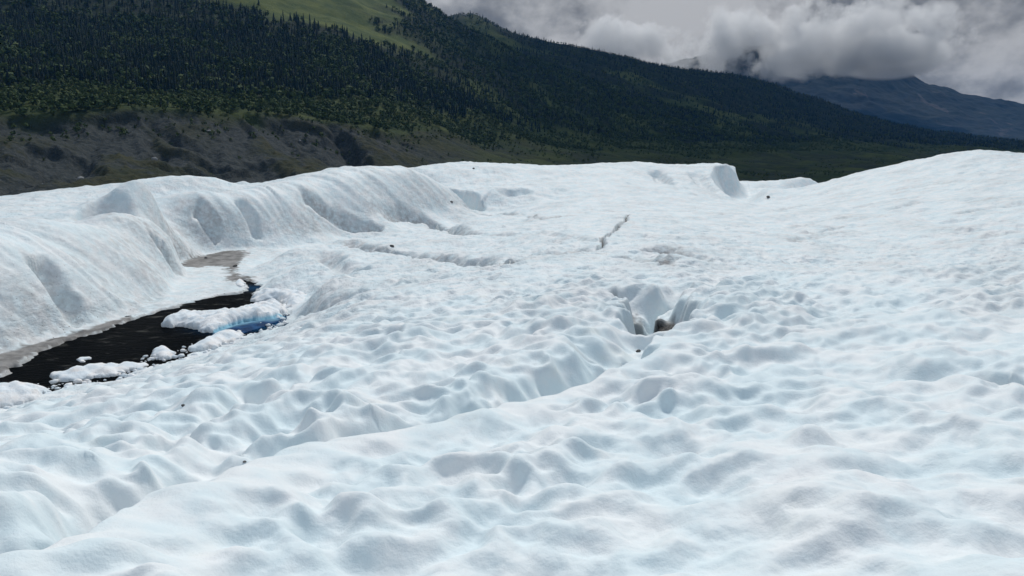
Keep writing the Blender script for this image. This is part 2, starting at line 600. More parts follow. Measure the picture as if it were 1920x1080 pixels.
carve([(1180, 0, 7.5), (1198, 0, 8.1), (1226, 0, 8.6), (1262, 0, 9.4)], [.34, .40, .32, .36], [.55, .62, .60, .45], [.18, .20, .22, .25], rag=.25, scallop=.35, floor=.14, damp=.3)
carve([(1188, 0, 7.8), (1198, 0, 8.15), (1208, 0, 8.45)], [.10, .24, .10], .16, .13, gritty_shade=1.0, rag=.4, floor=.4, damp=.3)
carve([(1266, 0, 9.3), (1258, 0, 10.1), (1254, 0, 11.0), (1262, 0, 12.0)], [.46, .62, .66, .34], [.42, .58, .64, .50], [.34, .44, .48, .36], gritty_shade=1.0, rag=.35, floor=.52, damp=.35)
carve([(1258, 0, 11.7), (1282, 0, 12.4), (1310, 0, 13.2)], [.40, .34, .10], [.42, .40, .3], [.28, .26, .2], rag=.4, floor=.2, damp=.35)
carve([(1138, 542), (1176, 549), (1212, 559), (1256, 0, 11.6)], [.20, .46, .55, .6], [.5, .65, .6, .5], [.20, .24, .28, .4], gritty_shade=.6, rag=.25, scallop=.35, floor=.15, damp=.5)
carve([(1270, 0, 10.0), (1302, 0, 10.3), (1345, 0, 10.8)], [.42, .22, .06], [.22, .20, .15], [.2, .2, .15], rag=.3)
# second, fainter furrow parallel to it on the left hump
carve([(120, 905), (230, 862), (330, 806), (420, 765), (500, 731), (560, 710), (640, 690), (760, 650)], [.05, .10, .12, .14, .20, .16, .08, .05], .34, .2, rag=.5, damp=.15)
carve([(60, 1000), (200, 905), (300, 870), (420, 815), (520, 790), (640, 770)], [.10, .16, .14, .14, .12, .06], .30, .18, rag=.5, damp=.15)
# furrow in the right foreground, deepest at the frame edge
carve([(1480, 700), (1600, 698), (1700, 694), (1800, 700), (1880, 708), (1960, 716), (2060, 735)], [.05, .09, .12, .14, .26, .40, .30], .42, .2, rag=.4, gritty_shade=.0)
carve([(1905, 708), (1935, 716), (1965, 724)], [.15, .3, .2], .2, .15, gritty_shade=1)  # darkness of the hole painted on its floor
# cracks and shallow steps of the middle ground; shading partly painted in grey
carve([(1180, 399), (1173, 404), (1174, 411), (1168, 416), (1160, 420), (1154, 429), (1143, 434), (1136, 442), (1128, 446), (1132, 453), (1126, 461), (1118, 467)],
      [.10, .2, .26, .24, .3, .34, .34, .36, .32, .26, .24, .10], .13, .08, gritty_shade=1, dusty_shade=.5, rag=.7, floor=.46)  # dark gap of the crack painted into its floor colour
carve([(630, 452), (700, 468), (740, 471), (800, 481), (880, 490), (930, 493), (985, 482), (1060, 474), (1120, 466)], [.25, .6, .6, .5, .55, .5, .3, .2, .1], .9, .35, dusty_shade=.7, rag=.4)  # thin shading of the step painted in grey
carve([(715, 405), (760, 412), (810, 421), (860, 435), (888, 439)], [.3, .65, .7, .6, .3], 1.0, .35, dusty_shade=.7)
carve([(560, 375), (600, 395), (640, 415), (690, 428), (720, 432)], .45, .8, .35, dusty_shade=.6)
carve([(880, 392), (950, 402), (1010, 410), (1100, 400)], .3, .7, .3, dusty_shade=.8)
carve([(1100, 395), (1180, 394), (1280, 392)], .16, .8, .5, dusty_shade=.5)
carve([(900, 440), (980, 436), (1060, 440), (1125, 452)], .14, .5, .3, dusty_shade=.3)
carve([(1210, 462), (1260, 470), (1300, 480), (1350, 492)], [.2, .6, .6, .3], 1.1, .6, dusty_shade=.9, rag=.5)
carve([(1180, 470), (1230, 488), (1275, 500), (1320, 500)], [.2, .5, .6, .3], 1.0, .5, dusty_shade=.9, rag=.5)
carve([(1225, 316), (1236, 330), (1250, 346)], .7, 1.2, .8, dusty_shade=.4)
carve([(1296, 318), (1312, 338), (1332, 360)], .5, 1.3, .7, dusty_shade=.3)
carve([(540, 600), (590, 580), (640, 562), (700, 546)], [.2, .35, .35, .15], .7, .35, dusty_shade=.4)
carve([(600, 470), (625, 490), (650, 505), (700, 500)], .4, .8, .5, dusty_shade=.2)
for k in range(16):                          # thin shallow lines, greyed, on the far right slope
    x0, y0 = 1380 + _rng.rand() * 480, 335 + _rng.rand() * 140
    if y0 < 335 + (1900 - x0) * .05:
        continue
    ln = 60 + 120 * _rng.rand()
    carve([(x0, y0), (x0 + ln * .5, y0 - ln * .10 - 2), (x0 + ln, y0 - ln * .16)], .06 + .10 * _rng.rand(), .5, .3, dusty_shade=.35, rag=.6)
# gullies in the left cliffs, their shadow also painted in as grey
carve([(52, 486), (66, 500), (90, 535), (120, 580), (150, 612)], [.45, .65, .65, .5, .2], .75, .22, rag=.12, dusty_shade=.6)
carve([(284, 424), (294, 438), (312, 462), (334, 490)], [.45, .75, .75, .4], .95, .3, rag=.12, dusty_shade=.5)
carve([(360, 400), (376, 416), (395, 440), (410, 468)], .40, .6, .25, rag=.2, dusty_shade=.2)
carve([(442, 386), (456, 402), (470, 430), (480, 460)], .45, .6, .25, rag=.2, dusty_shade=.3)
carve([(150, 395), (195, 395), (260, 405)], [.4, .9, .4], 1.3, 1.3, dusty_shade=.2)

# quarter-pipe wall at the right end of the skyline block
lip = [xy(ray(px, 320)[0], r) for px, r in ((1420, 57), (1392, 60), (1362, 62.5), (1341, 66), (1331, 70), (1340, 73.5), (1360, 75), (1377, 76.5), (1381, 82), (1384, 95))]
ix, sd, tt, ss = line_field(X, Y, lip, 14)
zl = base(*[np.array(v) for v in zip(*[(math.atan2(a, b), math.hypot(a, b)) for a, b in lip])])
zl = np.interp(tt, np.arange(len(lip)), zl)
zf0 = np.interp(np.hypot(X[ix], Y[ix]), [58, 66, 76, 90], [-1.75, -1.95, -1.95, -.7])
u = np.clip(-sd / np.interp(tt, [0, 3, 6, 9], [1.2, 2.6, 2.2, 1.0]), 0, 1)
tgt = zf0 + np.maximum(zl - zf0, 0) * (1 - u) ** 2.3 + .06 * perlin(ss * 1.3, sd * .3) * (u < 1)
azl = np.arctan2(X[ix], Y[ix])
mlip = (sd < 0) & (tt > .02)
wl_ = np.where(mlip, 1 - sstep(ray(1400, 320)[0], ray(1450, 320)[0], azl), 0)
Z[ix] += wl_ * np.minimum(tgt - Z[ix], 0)
calm[ix] = np.maximum(calm[ix], np.where(mlip & (u < 1), .85, 0))
carve([(790, 350, 58.5), (840, 350, 56.5), (878, 350, 54.4), (893, 350, 52.6)], [.8, 1.7, 1.7, .9], [1.2, 1.4, 1.1, .9], [2.2, 1.5, 1.2, .8], rag=.2, floor=.25)
carve([(930, 350, 55.6), (960, 350, 56.2), (990, 350, 56.8)], [.3, .7, .3], [.9, .9, .7], 1.6, rag=.2)

# pool basin, mud flats and the level shelf of dirty ice beyond
water = [(-260, 858), (-120, 808), (0, 763), (87, 739), (115, 727), (163, 720), (207, 718), (240, 707), (278, 690), (333, 675), (372, 661), (430, 643), (480, 624), (530, 604), (545, 594), (540, 578),
         (512, 562), (480, 560), (472, 556), (487, 543), (484, 533), (470, 526), (450, 524), (442, 530), (462, 540), (462, 546), (440, 552), (408, 556), (380, 560), (345, 572), (300, 583),
         (235, 603), (170, 626), (66, 660), (0, 708), (-120, 778), (-258, 840), (-260, 858)]
water_w = smooth_poly([on_pool(*p) for p in water[:-1]], 2)
reg = np.nonzero((R1 > 8) & (R1 < 40) & (np.abs(A1) < 1.2) & (X < 0))[0]
dw = poly_sd(X[reg], Y[reg], water_w)
ragd = dw + .16 * perlin(X[reg] * 2.2, Y[reg] * 2.2) + .07 * perlin(X[reg] * 6, Y[reg] * 6)
flat = smooth_poly([on_pool(*p) for p in [(-260, 800), (-260, 712), (-120, 688), (0, 660), (75, 637), (165, 612), (250, 586), (310, 556), (334, 520), (336, 494), (400, 473), (480, 466), (500, 475), (470, 500), (500, 530), (505, 565), (420, 580), (250, 615), (100, 680), (0, 740)]], 1)
df = poly_sd(X[reg], Y[reg], flat)
fz = ZP + .055 + .03 * perlin(X[reg] * 1.5, Y[reg] * 1.5) + .02 * perlin(X[reg] * 5, Y[reg] * 5)
k = 1 - sstep(-.35, .25, df)
Z[reg] = Z[reg] * (1 - k) + fz * k
calm[reg] = np.maximum(calm[reg], k * .9)
Z[reg] = np.where(ragd > 0, np.maximum(Z[reg], ZP + .03 + .02 * np.minimum(ragd, 2)), np.minimum(Z[reg], ZP + .03 + np.maximum(ragd, -1.0) * .7))
calm[reg] = np.maximum(calm[reg], 1 - sstep(-.05, .5, ragd))
mud1 = smooth_poly([on_pool(*p) for p in [(-260, 815), (-260, 722), (-120, 698), (0, 668), (80, 642), (150, 624), (205, 604), (260, 592), (235, 608), (170, 630), (66, 664), (0, 714), (-120, 782)]], 1)
mud2 = smooth_poly([on_pool(*p) for p in [(338, 494), (400, 474), (450, 470), (470, 476), (450, 492), (442, 512), (450, 520), (478, 524), (455, 534), (420, 528), (428, 516), (420, 500), (345, 506)]], 1)
jag = .12 * perlin(X[reg] * 3, Y[reg] * 3) + .08 * perlin(X[reg] * 9, Y[reg] * 9)
silt[reg] = np.maximum(1 - sstep(-.10, .05, poly_sd(X[reg], Y[reg], mud1) + jag), 1 - sstep(-.15, .1, poly_sd(X[reg], Y[reg], mud2) + jag * 2))
silt[reg] = np.maximum(silt[reg], .6 * (1 - sstep(-.02, .06, ragd)) * (df < .1))
specks[reg] += (1 - sstep(-.2, .1, df)) * .8
dust[reg] += (1 - sstep(-.3, .2, df)) * .22

# sun-cup relief over everything else
near = 1 - sstep(5, 16, R1)
farf = sstep(5, 14, R1)
wx, wy = X + .13 * perlin(X * 1.2, Y * 1.2) + .022 * perlin(X * 4, Y * 4), Y + .13 * perlin(X * 1.2 + 50, Y * 1.2) + .022 * perlin(X * 4 + 9, Y * 4)
ca, sa = math.cos(.42), math.sin(.42)
tx, ty = wx * ca + wy * sa, -wx * sa + wy * ca
def soft(c, k=4.0):
    # round the meeting points off, keep the hollows
    return (1 - np.exp(-k * .06 * np.log1p(np.exp(c / .06)))) * .5


c1 = soft(cups(tx / .54, ty / .36, 6))
c2 = soft(cups(tx / .23 + 30, ty / .18, 6))
cs = soft(cups(tx / .27 + 19, ty / .21 + 2, 6))
leftness = sstep(-.6, .4, -(X - .52 * (Y - 3.2)) * .7)
amp = (.72 + .5 * sstep(-.35, .5, perlin(X * .45, Y * .45))) * (1 - .8 * calm)
c3 = soft(cups(tx / .125 + 8, ty / .10 + 40, 6))
rel = (1 - leftness) * (.23 * c1 + .12 * c2 + .02 * c3) + leftness * (.08 * c1 + .24 * cs + .10 * c2 + .035 * c3)
f1, f2 = 1 - sstep(9, 20, R1), 1 - sstep(18, 45, R1)
Z -= .105 * amp * np.minimum(1, R1 / 3)
Z += amp * (near * rel + .11 * fbm(X * 1.1, Y * 1.3, 3) * (1 - .5 * farf))
Z += amp * farf * (.06 * cups(tx / .62, ty / .5, 6) + f2 * .16 * cs + f1 * .09 * c2 + .09 * fbm(X * .5, Y * .5, 2))
Z += amp * sstep(10, 25, R1) * .09 * soft(cups(X / .50 + 9, Y / .95, 6))
Z += (1 - .7 * calm) * (.018 * perlin(X * 3.7, Y * 4.3) * f2 + f1 * (.009 * perlin(X * 9, Y * 9) + .003 * perlin(X * 23, Y * 23) * near))
dust += farf * np.clip(perlin(X * .5, Y * .5) * .35 + .08, 0, .3)

V = np.stack([X, Y, Z], 1)
i = np.arange(NR - 1)[:, None] * NA + np.arange(NA - 1)[None, :]
quads = np.stack([i, i + 1, i + 1 + NA, i + NA], -1).reshape(-1, 4)[:, ::-1]
cap = len(V)
V = np.vstack([V, [[0, 0, Z[:NA].mean()]]])
ext = lambda a: np.append(np.clip(a, 0, 1), 0)
glacier = mesh_obj('glacier', V, quads, M_ICE, attrs={'dust': ext(dust), 'silt': ext(silt), 'grit': ext(grit), 'specks': ext(specks), 'far': ext(sstep(7, 18, R1) * (1 - .6 * calm))})
tag(glacier, kind='structure')

# ------------------------------------------------------------------ meltwater
xs = [p[0] for p in water_w]
ys = [p[1] for p in water_w]
gx, gy = np.meshgrid(np.linspace(min(xs) - 1, max(xs) + 1, 150), np.linspace(min(ys) - 1, max(ys) + 1, 190))
blue_spots = [on_pool(495, 604), on_pool(450, 612), on_pool(520, 598), on_pool(476, 540)]
sh = np.zeros_like(gx)
for (bx, by), w_ in zip(blue_spots, (1.0, .9, .7, .35)):
    sh = np.maximum(sh, w_ * np.exp(-(((gx - bx) / .75) ** 2 + ((gy - by) / .55) ** 2)))
n_ = gx.shape
i = np.arange(n_[0] - 1)[:, None] * n_[1] + np.arange(n_[1] - 1)[None, :]
wq = np.stack([i, i + 1, i + 1 + n_[1], i + n_[1]], -1).reshape(-1, 4)
wat = mesh_obj('meltwater_pool', np.stack([gx.ravel(), gy.ravel(), np.full(gx.size, ZP)], 1), wq, M_WATER, attrs={'shallow': sh.ravel()})
tag(wat, kind='structure')


# ------------------------------------------------------------------ floating ice
def floe(label, poly, h, res=.045, seed=0, ledge=None, lump=.22):
    w = smooth_poly([on_pool(*p) for p in poly], 1)
    cx, cy = sum(p[0] for p in w) / len(w), sum(p[1] for p in w) / len(w)
    w = [(a - cx, b - cy) for a, b in w]
    x0, x1 = min(p[0] for p in w) - .4, max(p[0] for p in w) + .4
    y0, y1 = min(p[1] for p in w) - .4, max(p[1] for p in w) + .4
    gx, gy = np.meshgrid(np.arange(x0, x1, res), np.arange(y0, y1, res))
    s = seed * 13.7
    d = -poly_sd(gx, gy, w) + .12 * perlin(gx * 2.5 + s, gy * 2.5) + .06 * perlin(gx * 7 + s, gy * 7)
    lum = 1 - cups(gx / lump + s, gy / lump, 6) * 1.3
    lum2 = 1 - cups(gx / (lump * .42) + s, gy / (lump * .42), 6) * 1.3
    prof = np.sqrt(np.clip(d / .35, 0, 1))
    zt = h * prof * (.55 + .45 * lum + .22 * lum2 + .35 * perlin(gx * 1.1 + s, gy * 1.1)) + .005
    led = np.zeros_like(zt)
    if ledge:
        lw = [(a - cx, b - cy) for a, b in (on_pool(*p) for p in ledge)]
        dl = -poly_sd(gx, gy, smooth_poly(lw, 1))
        inl = dl > -.03
        led = np.where(inl & (d < .12), np.clip(.35 + (.12 - d) / .75, .35, 1), 0.)
        zt = np.where(led > 0, .02 + .05 * np.clip(dl / .3, 0, 1) + .01 * perlin(gx * 6, gy * 6), zt)
        ins = (d > 0) | inl
    else:
        ins = d > 0
    cell = ins[:-1, :-1] & ins[1:, :-1] & ins[:-1, 1:] & ins[1:, 1:]
    N, Mm = gx.shape
    ids = np.arange(N * Mm).reshape(N, Mm)
    top = np.stack([ids[:-1, :-1], ids[:-1, 1:], ids[1:, 1:], ids[1:, :-1]], -1)[cell]
    bot = top[:, ::-1] + N * Mm
    side = []
    cp = np.pad(cell, 1)
    for (di, dj, a, b) in ((-1, 0, (0, 0), (0, 1)), (1, 0, (1, 1), (1, 0)), (0, -1, (1, 0), (0, 0)), (0, 1, (0, 1), (1, 1))):
        e = cell & ~cp[1 + di:cp.shape[0] - 1 + di, 1 + dj:cp.shape[1] - 1 + dj]
        ii, jj = np.nonzero(e)
        pa, pb = ids[ii + a[0], jj + a[1]], ids[ii + b[0], jj + b[1]]
        side.append(np.stack([pb, pa, pa + N * Mm, pb + N * Mm], 1))
    q = np.vstack([top, bot] + side)
    V = np.vstack([np.stack([gx.ravel(), gy.ravel(), zt.ravel()], 1), np.stack([gx.ravel(), gy.ravel(), np.full(gx.size, -.16)], 1)])
    used, inv = np.unique(q, return_inverse=True)
    ll = np.concatenate([led.ravel(), led.ravel()])
    o = mesh_obj('ice_floe', V[used], inv.reshape(q.shape), M_FLOE, attrs={'ledge': ll[used]})
    o.location = (cx, cy, ZP)
    return tag(o, label, 'ice floe', 'ice floes in the meltwater pool')


floe('largest lumpy white ice floe with a bright blue underwater edge in the black pool',
     [(298, 612), (318, 600), (345, 591), (372, 596), (410, 592), (440, 590), (470, 580), (500, 573), (522, 570), (535, 580), (530, 594), (505, 602), (470, 606), (430, 615), (395, 627), (372, 622), (340, 612), (312, 615)],
     .24, seed=1, ledge=[(395, 627), (430, 613), (470, 604), (505, 600), (533, 592), (534, 600), (500, 612), (470, 622), (430, 632), (405, 634)])
floe('lumpy pinkish white ice raft pressed against the near shore below the largest floe',
     [(355, 654), (372, 644), (400, 636), (425, 629), (450, 625), (462, 630), (445, 640), (425, 648), (395, 658), (365, 662)], .17, seed=2)
floe('small jagged white ice clump alone in the black water near the middle shore',
     [(289, 668), (296, 658), (306, 655), (320, 661), (330, 664), (322, 672), (305, 678), (293, 676)], .20, seed=3, lump=.16)
floe('long narrow white ice strip lying along the near shore of the pool',
     [(93, 708), (125, 698), (165, 692), (200, 687), (240, 686), (280, 683), (262, 692), (230, 700), (205, 708), (165, 712), (130, 717), (100, 718)], .15, seed=4)
floe('crumbly white ice mass at the left end of the pool cut by the photo edge',
     [(-90, 765), (-40, 745), (5, 735), (40, 730), (75, 733), (90, 742), (72, 753), (40, 761), (0, 768), (-60, 788)], .21, seed=5)
floe('tan tinted lumpy ice block heaped at the right end of the pool',
     [(468, 570), (476, 552), (500, 550), (530, 553), (560, 556), (590, 562), (585, 572), (555, 582), (540, 586), (520, 566), (490, 568)], .22, seed=6)
floe('tiny rounded ice islet in the dark blue bend of the stream',
     [(440, 534), (446, 528), (456, 529), (462, 535), (456, 541), (446, 540)], .14, seed=7, lump=.3)
floe('small broken ice fragment beside the dark hole at the right tip of the pool',
     [(520, 586), (527, 578), (536, 577), (541, 585), (534, 592), (525, 592)], .22, seed=8, lump=.15)
floe('thin low crust of grey ice crumbs in the middle of the black water',
     [(140, 676), (155, 671), (172, 671), (170, 678), (152, 683)], .07, seed=9, lump=.12)
floe('small white ice crumb floating off the upper side of the largest floe',
     [(424, 586), (430, 582), (438, 583), (436, 589), (428, 590)], .12, seed=10, lump=.12)

# loose crumbs of ice washed along the near shore
rs = np.random.RandomState(5)
import bmesh
bm = bmesh.new()
bmesh.ops.create_icosphere(bm, subdivisions=1, radius=1)
bv = np.array([v.co[:] for v in bm.verts])
bf = np.array([[v.index for v in f.verts] for f in bm.faces])
bm.free()
shore = [on_pool(*p) for p in NEAR[1:]]
CV, CF = [], []
for k in range(420):
    j = rs.randint(len(shore) - 1)
    u = rs.rand()
    x0 = shore[j][0] * (1 - u) + shore[j + 1][0] * u
    y0 = shore[j][1] * (1 - u) + shore[j + 1][1] * u
    off = -.15 + 1.3 * rs.rand() ** 2.2
    sz = .018 + .075 * rs.rand() ** 2.5
    P = bv * (sz * (.7 + .6 * rs.rand()), sz * (.7 + .6 * rs.rand()), sz * .7) * (1 + .3 * rs.randn(len(bv), 1) * .6)
    CF.append(bf + len(bv) * k)
    CV.append(P + (x0 - off * .45, y0 + off * .9, ZP + sz * .2))
crumbs = mesh_obj('ice_crumbs', np.vstack(CV), np.vstack(CF), M_FLOE, smooth=False, attrs={'ledge': np.zeros(420 * len(bv))})
tag(crumbs, 'scattered crumbs of white ice floating along the near shore of the pool', None, None, 'stuff')

# ------------------------------------------------------------------ stones lying on the ice
grid_lnr, grid_az = np.log(RR), AZ


def ice_z(x, y):
    az, r = math.atan2(x, y), math.hypot(x, y)
    j = min(max(int(np.searchsorted(AZ, az)), 1), NA - 1)
    i = min(max(int(np.searchsorted(RR, r)), 1), NR - 1)
    return float(Z[i * NA + j])


def stone_mesh(seed, sx, sy, sz):
    rs = np.random.RandomState(seed)
    import bmesh
    bm = bmesh.new()
    bmesh.ops.create_icosphere(bm, subdivisions=2, radius=1)
    P = np.array([v.co[:] for v in bm.verts])
    for _ in range(5):
        d = rs.randn(3)
        d /= np.linalg.norm(d)
        h = P @ d
        P -= np.outer(np.maximum(h - .62, 0), d) * .9
    P += rs.randn(*P.shape) * .02
    Fc = np.array([[v.index for v in f.verts] for f in bm.faces])
    bm.free()
    return P * (sx, sy, sz), Fc


def surf_hit(px, py):
    az, t = ray(px, py)
    j = min(max(int(np.searchsorted(AZ, az)), 1), NA - 1)
    col = Z[j::NA]
    k = np.nonzero((ZC + t * RR < col) & (RR > 2))[0]
    i = k[0] if len(k) else NR - 1
    return RR[i] * math.sin(az), RR[i] * math.cos(az), col[i]


for px, py, s, lab in [
    (343, 762, .016, 'tiny dark pebble alone on the white ice below the pool'),
    (459, 868, .011, 'tiny dark pebble in the furrow left of the long groove'),
    (1197, 660, .03, 'small dark stone in the little hole where the groove bends'),
    (735, 463, .09, 'dark stone at the end of a shallow crack beyond the pool'),
    (846, 380, .13, 'brown stone on the slope beside the shaded hollow'),
    (888, 318, .12, 'small brown stone high on the snow dome of the skyline'),
    (1440, 371, .16, 'dark stone at the foot of the skyline ice wall'),
    (441, 500, .09, 'dark stone on the mud flat beside the stream'),
    (386, 485, .07, 'dark stone on the mud flat under the cliff'),
]:
    P, Fc = stone_mesh(int(px), s * 1.2, s, s * .7)
    o = mesh_obj('stone', P, Fc, M_STONE, smooth=False)
    x, y, z = surf_hit(px, py)
    o.location = (x, y, z + s * .30)
    o.rotation_euler = (0, 0, px)
    tag(o, lab, 'stone')

# ------------------------------------------------------------------ the hillside
pts = []
for d in range(-180, 181, 30):
    if abs(d) > 60:
        Sw(d, 60, -25)
        Sw(d, 400, -20)
        Sw(d, 2500, 120)
        Sw(d, 4300, 200)
for d in range(-60, 61, 10):
    Sw(d, 60, -30)
    Sw(d, 110, -24)
for px, py, r in [(-400, 380, 200), (0, 370, 210), (300, 365, 240), (600, 365, 280), (800, 360, 330), (1000, 350, 420), (1200, 345, 520), (1400, 345, 620), (1650, 330, 850), (1920, 310, 1200), (2300, 310, 1200),
                  (-400, 300, 300), (0, 290, 320), (300, 290, 340), (600, 290, 400), (800, 310, 440), (1000, 306, 640), (1200, 305, 780), (1400, 308, 950), (1650, 296, 1300), (1920, 290, 1900),
                  (-400, 210, 410), (0, 210, 420), (230, 200, 425), (330, 205, 435), (460, 212, 450), (640, 232, 470), (760, 255, 540), (900, 268, 700), (1050, 278, 860), (1200, 284, 1000), (1400, 290, 1200), (1640, 283, 1650), (1800, 280, 2100),
                  (-400, 165, 520), (0, 165, 520), (200, 165, 530), (400, 188, 540), (600, 190, 580), (760, 205, 640), (900, 220, 800), (1000, 240, 950), (1150, 262, 1150), (1400, 268, 1450), (1640, 270, 1900), (1900, 278, 2500),
                  (-400, 60, 800), (0, 70, 790), (300, 80, 800), (600, 90, 850), (760, 110, 930), (900, 130, 1120), (1050, 160, 1400), (1200, 190, 1650), (1400, 215, 1950), (1600, 240, 2400), (1800, 262, 2900),
                  (-400, -40, 1000), (0, -20, 1000), (300, -10, 1020), (500, 0, 1050), (640, 20, 1120), (700, 30, 1150), (850, 70, 1350), (1000, 115, 1600), (1200, 150, 1950), (1400, 180, 2300),
                  (-400, -160, 1350), (0, -130, 1350), (300, -90, 1350), (500, -60, 1330), (640, -25, 1300), (745, 0, 1320), (800, 18, 1400), (845, 38, 1500),
                  (868, 31, 2050), (888, 28, 2080), (915, 38, 2100), (950, 58, 2100), (1000, 75, 2150), (1100, 93, 2250), (1200, 118, 2450), (1300, 134, 2650), (1400, 150, 2850), (1500, 185, 2950), (1600, 216, 3050), (1700, 238, 3150), (1800, 253, 3250), (1920, 272, 3400), (2300, 285, 3500)]:
    S(px, py, r)
for px, py, r, z in [(-400, 0, 2100, 380), (0, 0, 2100, 400), (400, 0, 2000, 330), (745, 0, 1800, 200), (845, 0, 1750, 240), (1000, 0, 2700, 250), (1200, 0, 3100, 220), (1400, 0, 3600, 150), (1600, 0, 3900, 80), (1920, 0, 4200, 10), (2300, 0, 4200, 0)]:
    Sw(math.degrees(ray(px, 200)[0]), r, z)
hill = RBF(pts, c=.04)


def on_hill(px, py):
    az, r, z = march(hill, px, py, 150, 4200, 1500)
    return az, r


def zone(line):
    q = sorted(on_hill(*p) for p in line)
    return np.array([a for a, _ in q]), np.array([b for _, b in q])


zm = zone([(-300, 215), (0, 212), (120, 205), (235, 199), (330, 206), (450, 212), (560, 218), (640, 232), (760, 256), (900, 268), (1050, 278), (1200, 285), (1400, 293), (1640, 284), (1900, 285)])
zf = zone([(-300, 168), (0, 165), (120, 160), (200, 165), (320, 175), (400, 188), (520, 188), (640, 190), (760, 200), (900, 218), (1000, 240), (1150, 262), (1300, 268), (1400, 270), (1640, 271), (1900, 280)])
meadow = [on_hill(*p) for p in [(405, -60), (430, 8), (500, 34), (560, 46), (620, 62), (680, 78), (740, 92), (800, 98), (790, 82), (740, 66), (735, 52), (700, 44), (715, 26), (770, 20), (745, 4), (700, -20), (560, -50)]]

ha = np.concatenate([np.radians(np.arange(-180, -46, 4)), np.radians(np.arange(-46, 42, .11)), np.radians(np.arange(42, 181, 4))])
hr = np.exp(np.concatenate([np.linspace(math.log(60), math.log(200), 20)[:-1], np.linspace(math.log(200), math.log(620), 520)[:-1], np.linspace(math.log(620), math.log(4250), 330)]))
HA, HR = len(ha), len(hr)
a2, r2 = np.meshgrid(ha, hr)
a1, r1 = a2.ravel(), r2.ravel()
hx, hy = r1 * np.sin(a1), r1 * np.cos(a1)


def zones(a, r, x, y):
    wob = 18 * perlin(x / 60, y / 60) + 9 * perlin(x / 22, y / 22)
    rm = np.interp(a, *zm) + wob * r / 600
    rf = np.interp(a, *zf) + wob * 1.3 * r / 600
    return rm, rf


rm1, rf1 = zones(a1, r1, hx, hy)
inm = poly_sd(a1, np.log(r1), [(a, math.log(b)) for a, b in meadow])
jagm = .03 * fbm(hx / 70, hy / 70, 3)
grassy = 1 - sstep(-.02, .02, inm + jagm)
grassy = np.maximum(grassy, .75 * sstep(-.05, .4, perlin(hx / 130 + 9, hy / 130)) * sstep(math.radians(-14), math.radians(-4), a1) * sstep(800, 1000, r1) * (1 - sstep(1900, 2200, r1)))
grassy = np.maximum(grassy, .55 * (1 - sstep(0, 40, r1 - rf1)))
barev = (1 - sstep(-14, 6, r1 - rm1)) * (1 - .95 * sstep(math.radians(-11), math.radians(2), a1) * (.65 + .35 * sstep(-.3, .3, fbm(hx / 60, hy / 60, 3))))
hz = hill(a1, r1)
slopefade = barev * sstep(150, 260, r1)
# gullied moraine: ribs that fall down and to the right
gs = hx * .86 + hy * .52
gt = -hx * .52 + hy * .86
rib = 1 - np.abs(perlin(gs / 46 + .2 * perlin(gt / 40, gs / 40), gt / 150 + 4)) * 1.7
hz += slopefade * (-5.0 * np.clip(rib, 0, 1) ** 3 + 1.5 * fbm(hx / 30, hy / 30, 5, .6) - 3.4 * np.abs(perlin(gs / 17 + .3 * perlin(gs / 20, gt / 30), gt / 70)) - 1.5 * np.abs(perlin(gs / 6.5, gt / 28)) - .6 * np.abs(perlin(gs / 2.6, gt / 9)))
gul = np.clip(rib, 0, 1) ** 2.2 * slopefade
hz += (1 - barev) * (6 * fbm(hx / 120, hy / 120, 4)) * np.clip(r1 / 900, .3, 1.6)


def scar(line, depth, wide, gray=1.0):
    w = [xy(*on_hill(*p)) for p in line]
    ix, sd, tt, ss = line_field(hx, hy, w, wide * 1.6)
    u = sd + 4 * perlin(ss / 18, sd / 30) + 1.5 * perlin(ss / 6, sd / 9)
    e = sstep(0, .3, tt) * sstep(0, .3, len(w) - 1 - tt)
    down = np.where(u > 0, 1 - sstep(0, 5, u), 1 - sstep(.15, 1.3, -u / wide))
    hz[ix] -= depth * down * e
    gul[ix] = np.maximum(gul[ix], gray * e * np.where(u > 0, 1 - sstep(0, 3, u), 1 - sstep(.6, 1.2, -u / wide)))


scar([(452, 213), (500, 218), (560, 222), (620, 234), (660, 244)], 5, 60)
scar([(225, 204), (250, 215), (275, 235), (290, 262), (292, 288)], 4, 26)
scar([(40, 268), (90, 270), (135, 275), (160, 290), (172, 320)], 4, 40)
scar([(290, 262), (330, 270), (380, 282), (430, 300)], 4, 30)
scar([(290, 308), (360, 308), (430, 318), (500, 340)], 4, 30)
scar([(450, 285), (500, 292), (540, 318), (580, 345)], 4, 32)
scar([(620, 238), (655, 262), (690, 290), (720, 318)], 4, 30)
scar([(0, 215), (60, 216), (110, 222)], 4, 30, .8)

i = np.arange(HR - 1)[:, None] * HA + np.arange(HA - 1)[None, :]
hq = np.stack([i, i + 1, i + 1 + HA, i + HA], -1).reshape(-1, 4)[:, ::-1]
hillside = mesh_obj('hillside', np.stack([hx, hy, hz], 1), hq, M_HILL, attrs={'bare': barev, 'grass': grassy * (1 - barev), 'gully': np.clip(gul, 0, 1)})
tag(hillside, kind='structure')
HZ = hz.reshape(HR, HA)


def hill_z(a, r):
    j = np.clip(np.searchsorted(ha, a) - 1, 0, HA - 2)
    i = np.clip(np.searchsorted(hr, r) - 1, 0, HR - 2)
    u = (a - ha[j]) / (ha[j + 1] - ha[j])
    v = (r - hr[i]) / (hr[i + 1] - hr[i])
    return (HZ[i, j] * (1 - u) + HZ[i, j + 1] * u) * (1 - v) + (HZ[i + 1, j] * (1 - u) + HZ[i + 1, j + 1] * u) * v


